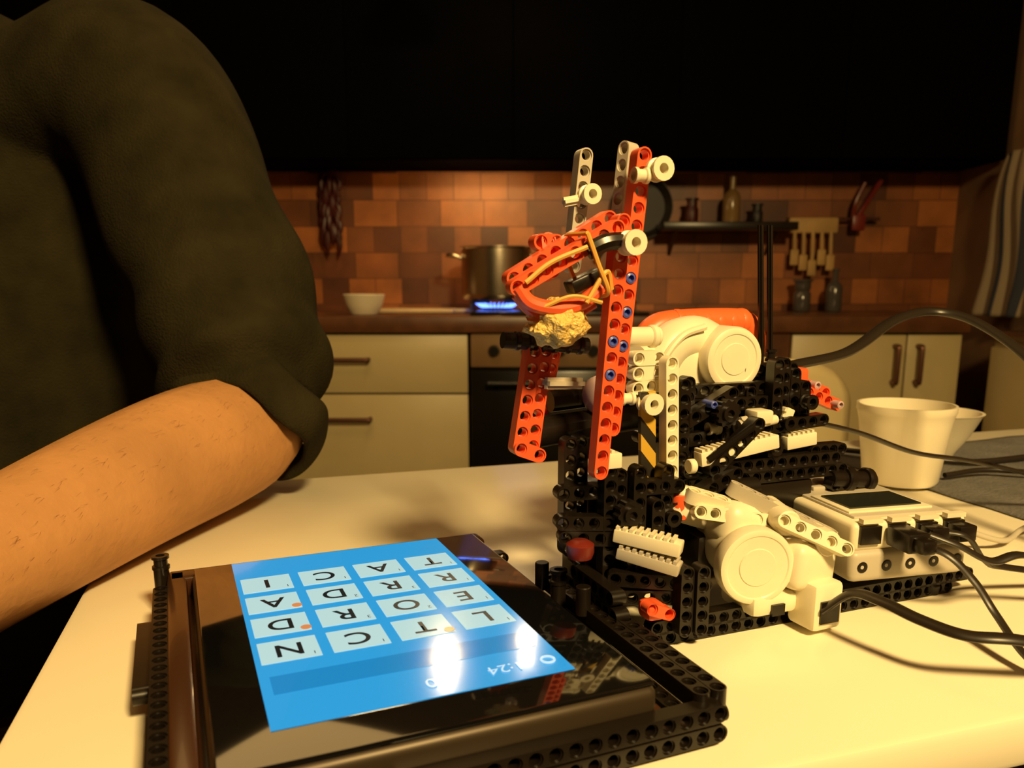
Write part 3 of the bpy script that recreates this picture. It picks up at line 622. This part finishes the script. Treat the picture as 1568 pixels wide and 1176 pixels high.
# fine arm hair on the forearm
bpy.context.view_layer.update()
ev=body.evaluated_get(bpy.context.evaluated_depsgraph_get()); em=ev.to_mesh()
polys=[p for p in em.polygons if p.center.x>-.36 and .38<p.center.y<.66 and p.center.z>.785 and p.area>1e-9]
bm=bmesh.new()
if polys:
    wts=[p.area for p in polys]
    axis=Vector((-.07,-.27,-.03)).normalized()
    for p in random.choices(polys,wts,k=900):
        n=Vector(p.normal); vsx=[em.vertices[i].co for i in p.vertices]; r=[random.random() for _ in vsx]; sm=sum(r)
        q=Vector((0,0,0))
        for a_,b_ in zip(vsx,r): q+=a_*(b_/sm)
        d=(axis*.8+n*.3+Vector((random.uniform(-.25,.25),random.uniform(-.2,.2),random.uniform(-.4,.1)))).normalized(); L=random.uniform(.004,.009); sd=d.cross(n)
        if sd.length<1e-4: continue
        sd=sd.normalized()*.00006; m1=q+d*L*.55+n*.0003; m2=q+d*L-n*L*.25
        a1,b1=bm.verts.new(q+sd),bm.verts.new(q-sd); a2,b2=bm.verts.new(m1+sd*.7),bm.verts.new(m1-sd*.7); c2=bm.verts.new(m2)
        bm.faces.new((a1,b1,b2,a2)); bm.faces.new((a2,b2,c2))
ev.to_mesh_clear()
mkobj('arm_hair',bm,m_armhair,man,smooth=False)
tv=[((-.57,.86,.69),(.14)),((-.49,.84,.665),.088),((-.465,.62,.665),.080),((-.455,.44,.655),.066),((-.45,.46,.42),.062),((-.45,.50,.14),.055),((-.65,.84,.665),.088),((-.67,.62,.665),.080),((-.68,.44,.655),.066),((-.68,.48,.42),.062),((-.68,.50,.14),.055)]
skin('trousers',tv,[(0,1),(1,2),(2,3),(3,4),(4,5),(0,6),(6,7),(7,8),(8,9),(9,10)],m_trou)
for nm,x in(('shoe_left',-.45),('shoe_right',-.68)):
    skin(nm,[((x,.53,.06),.045),((x,.45,.055),.045),((x,.34,.04),.038),((x,.28,.035),.028),((x,.51,.13),.045)],[(0,1),(1,2),(2,3),(0,4)],m_shoe)
def loft(bm,rings,seg=48,wr=None):
    R=[]
    N=len(rings)
    for i,(c,d,rx,ry) in enumerate(rings):
        x=Vector((1,0,0)); d=Vector(d).normalized(); x=(x-d*x.dot(d)).normalized(); y=d.cross(x)
        row=[]
        for k in range(seg):
            a=2*math.pi*k/seg; f=1+(wr(i/(N-1),a) if wr else 0)
            row.append(bm.verts.new(Vector(c)+x*(rx*f*math.cos(a))+y*(ry*f*math.sin(a))))
        R.append(row)
    for a,b in zip(R,R[1:]):
        for k in range(seg): bm.faces.new((a[k],a[(k+1)%seg],b[(k+1)%seg],b[k]))
    bm.faces.new(R[0][::-1]); bm.faces.new(R[-1]); return R
def sleeve_rings(P,Rd,n=12):
    C=catmull(P,n); RR=catmull([(r,0,0) for r in Rd],n); out=[]
    for i,c in enumerate(C):
        d=C[min(i+1,len(C)-1)]-C[max(i-1,0)]; out.append((c,d,RR[i].x,RR[i].x))
    return out
bm=bmesh.new()
P=[(-.60,.86,1.10),(-.47,.835,1.115),(-.352,.792,1.125),(-.288,.745,1.02),(-.250,.708,.94),(-.232,.684,.885),(-.224,.664,.850)]
Rd=[.080,.078,.080,.076,.074,.073,.062]
def wr(t,a):
    k=max(0,(t-.42)/.58)
    return .035*math.sin(9*t*3.1+2.2*math.sin(a+1))*(.5+k)+.085*k*math.sin(30*t+2.1*math.cos(a-.6))+.03*math.sin(3*a+11*t)
loft(bm,sleeve_rings(P,Rd),56,wr)
P2=[(-.60,.86,1.09),(-.73,.835,1.085),(-.815,.80,1.06),(-.85,.78,.98),(-.865,.74,.90),(-.86,.69,.845)]
loft(bm,sleeve_rings(P2,[.075,.08,.085,.075,.068,.064]),48,wr)
rg=[]
for z,cx,cy,rx,ry in [(.60,-.57,.86,.185,.135),(.68,-.57,.86,.20,.145),(.80,-.575,.865,.20,.14),(.95,-.585,.865,.21,.14),(1.08,-.60,.86,.22,.13),(1.17,-.62,.855,.18,.105),(1.215,-.64,.85,.13,.085),(1.245,-.655,.845,.075,.065)]: rg.append((Vector((cx,cy,z)),rx,ry))
Cc=catmull([r[0] for r in rg],6); Rr=catmull([(r[1],r[2],0) for r in rg],6)
loft(bm,[(Cc[i],(0,0,1),Rr[i].x,Rr[i].y) for i in range(len(Cc))],64,lambda t,a:.02*math.sin(26*t+2*math.sin(a*2))+.015*math.sin(5*a+7*t))
sh_=mkobj('shirt',bm,m_shirt,man)
md=sh_.modifiers.new('r','REMESH'); md.mode='VOXEL'; md.voxel_size=.005; md.use_smooth_shade=True
md=sh_.modifiers.new('s','SMOOTH'); md.factor=.5; md.iterations=4
# rolled cuff
bm=bmesh.new()
c=Vector((-.223,.654,.839)); ax=Vector((-.28,-.72,-.62)).normalized(); x,y,d=axes_for(ax); n=64
prof=[(.061,-.030),(.069,-.024),(.072,-.008),(.069,.008),(.064,.014),(.058,.010),(.056,-.016)]
rr=[]
for k in range(n):
    a=2*math.pi*k/n; f=1+.035*math.sin(3*a)+.02*math.sin(7*a+1); rr.append([bm.verts.new(c+x*(r*f*math.cos(a))+y*(r*f*.90*math.sin(a))+d*(h+.005*math.sin(4*a))) for r,h in prof])
for k in range(n):
    A_,B_=rr[k],rr[(k+1)%n]
    for j in range(len(prof)): q=(j+1)%len(prof); bm.faces.new((A_[j],A_[q],B_[q],B_[j]))
o=mkobj('rolled_cuff',bm,m_shirt,man); o.modifiers.new('s','SUBSURF').levels=1
bm=bmesh.new(); tube(bm,[(HX+.018+.066*math.cos(a*math.pi/6),.845+.060*math.sin(a*math.pi/6),1.245) for a in range(13)],.014,10,n=4); mkobj('collar',bm,m_shirt,man)
# head
bm=bmesh.new(); t=bmesh.new(); bmesh.ops.create_uvsphere(t,u_segments=40,v_segments=28,radius=1)
for v in t.verts:
    x,y,z=v.co; X=x*.076; Y=y*.096; Z=z*.115
    if z<0: X*=1-.28*(-z)**1.5; Y=Y*(1-.10*(-z)) - (.012*(-z) if y<0 else -.0)
    if y<-.5:
        nz=math.exp(-(x/.17)**2)*max(0,1-abs(z+.12)/.28); Y-=.024*nz*(1.1 if z<-.1 else .8)
        Y+=.010*math.exp(-((abs(x)-.38)/.17)**2-((z-.03)/.12)**2); Y-=.004*math.exp(-(x/.3)**2-((z+.50)/.10)**2); Y-=.006*math.exp(-(z-.2)**2/.01)
    v.co=(X,Y,Z)
me=bpy.data.meshes.new('h'); t.to_mesh(me); t.free(); bm.from_mesh(me); bmesh.ops.translate(bm,vec=(HX,.80,1.42),verts=bm.verts)
for s_ in(-1,1): lathe(bm,(HX+s_*.074,.812,1.415),(s_,.35,0),[(0,0),(.022,0),(.026,.006),(.020,.010),(.014,.006),(0,.004)],20,sx=.65,sy=1.25)
o=mkobj('head',bm,m_skin,man,angle=180)
bm=bmesh.new()
for s_ in(-1,1):
    lathe(bm,(HX+s_*.029,.724,1.424),(0,-1,0),[(0,-.012),(.012,-.008),(.0125,0),(.008,.006),(0,.008)],18,0); lathe(bm,(HX+s_*.029,.7165,1.424),(0,-1,0),[(.0055,0),(.0045,.0008),(0,.001)],14,1)
mkobj('eyes',bm,[m_eye,m_iris],man)
bm=bmesh.new(); tube(bm,[(HX-.023,.714,1.363),(HX-.01,.704,1.366),(HX,.703,1.364),(HX+.01,.704,1.366),(HX+.023,.714,1.363)],.004,8); mkobj('mouth',bm,m_lip,man)
bm=bmesh.new(); t=bmesh.new(); bmesh.ops.create_uvsphere(t,u_segments=40,v_segments=28,radius=1)
dl=[v for v in t.verts if (v.co.z<.28 and v.co.y<.0) or v.co.z<-.35 or (v.co.y<-.5 and v.co.z<.5)]
bmesh.ops.delete(t,geom=dl,context='VERTS')
for v in t.verts: n=1+.04*noise.noise(v.co*9); v.co=Vector((v.co.x*.083*n,v.co.y*.104*n,v.co.z*.124*n))
me=bpy.data.meshes.new('h'); t.to_mesh(me); t.free(); bm.from_mesh(me); bmesh.ops.translate(bm,vec=(HX,.804,1.422),verts=bm.verts); o=mkobj('hair',bm,m_hair,man,angle=180); o.modifiers.new('s','SOLIDIFY').thickness=.008
bm=bmesh.new()
for s_ in(-1,1): tube(bm,[(HX+s_*.044,.722,1.447),(HX+s_*.03,.711,1.452),(HX+s_*.014,.711,1.448)],.0035,8)
mkobj('eyebrows',bm,m_hair,man)
# stool
stl=empty('bar_stool',(-.57,.84,0))
bm=bmesh.new(); lathe(bm,(0,0,.52),(0,0,1),[(0,0),(.17,0),(.18,.008),(.18,.022),(.17,.03),(0,.032)],40)
for k in range(4):
    a=math.pi/4+k*math.pi/2; tube(bm,[(.11*math.cos(a),.11*math.sin(a),.525),(.19*math.cos(a),.19*math.sin(a),0)],.013,10,n=2)
tube(bm,[(.162*math.cos(k*math.pi/8),.162*math.sin(k*math.pi/8),.22) for k in range(17)],.008,8,n=2)
mkobj('stool_frame',bm,m_wood,stl)
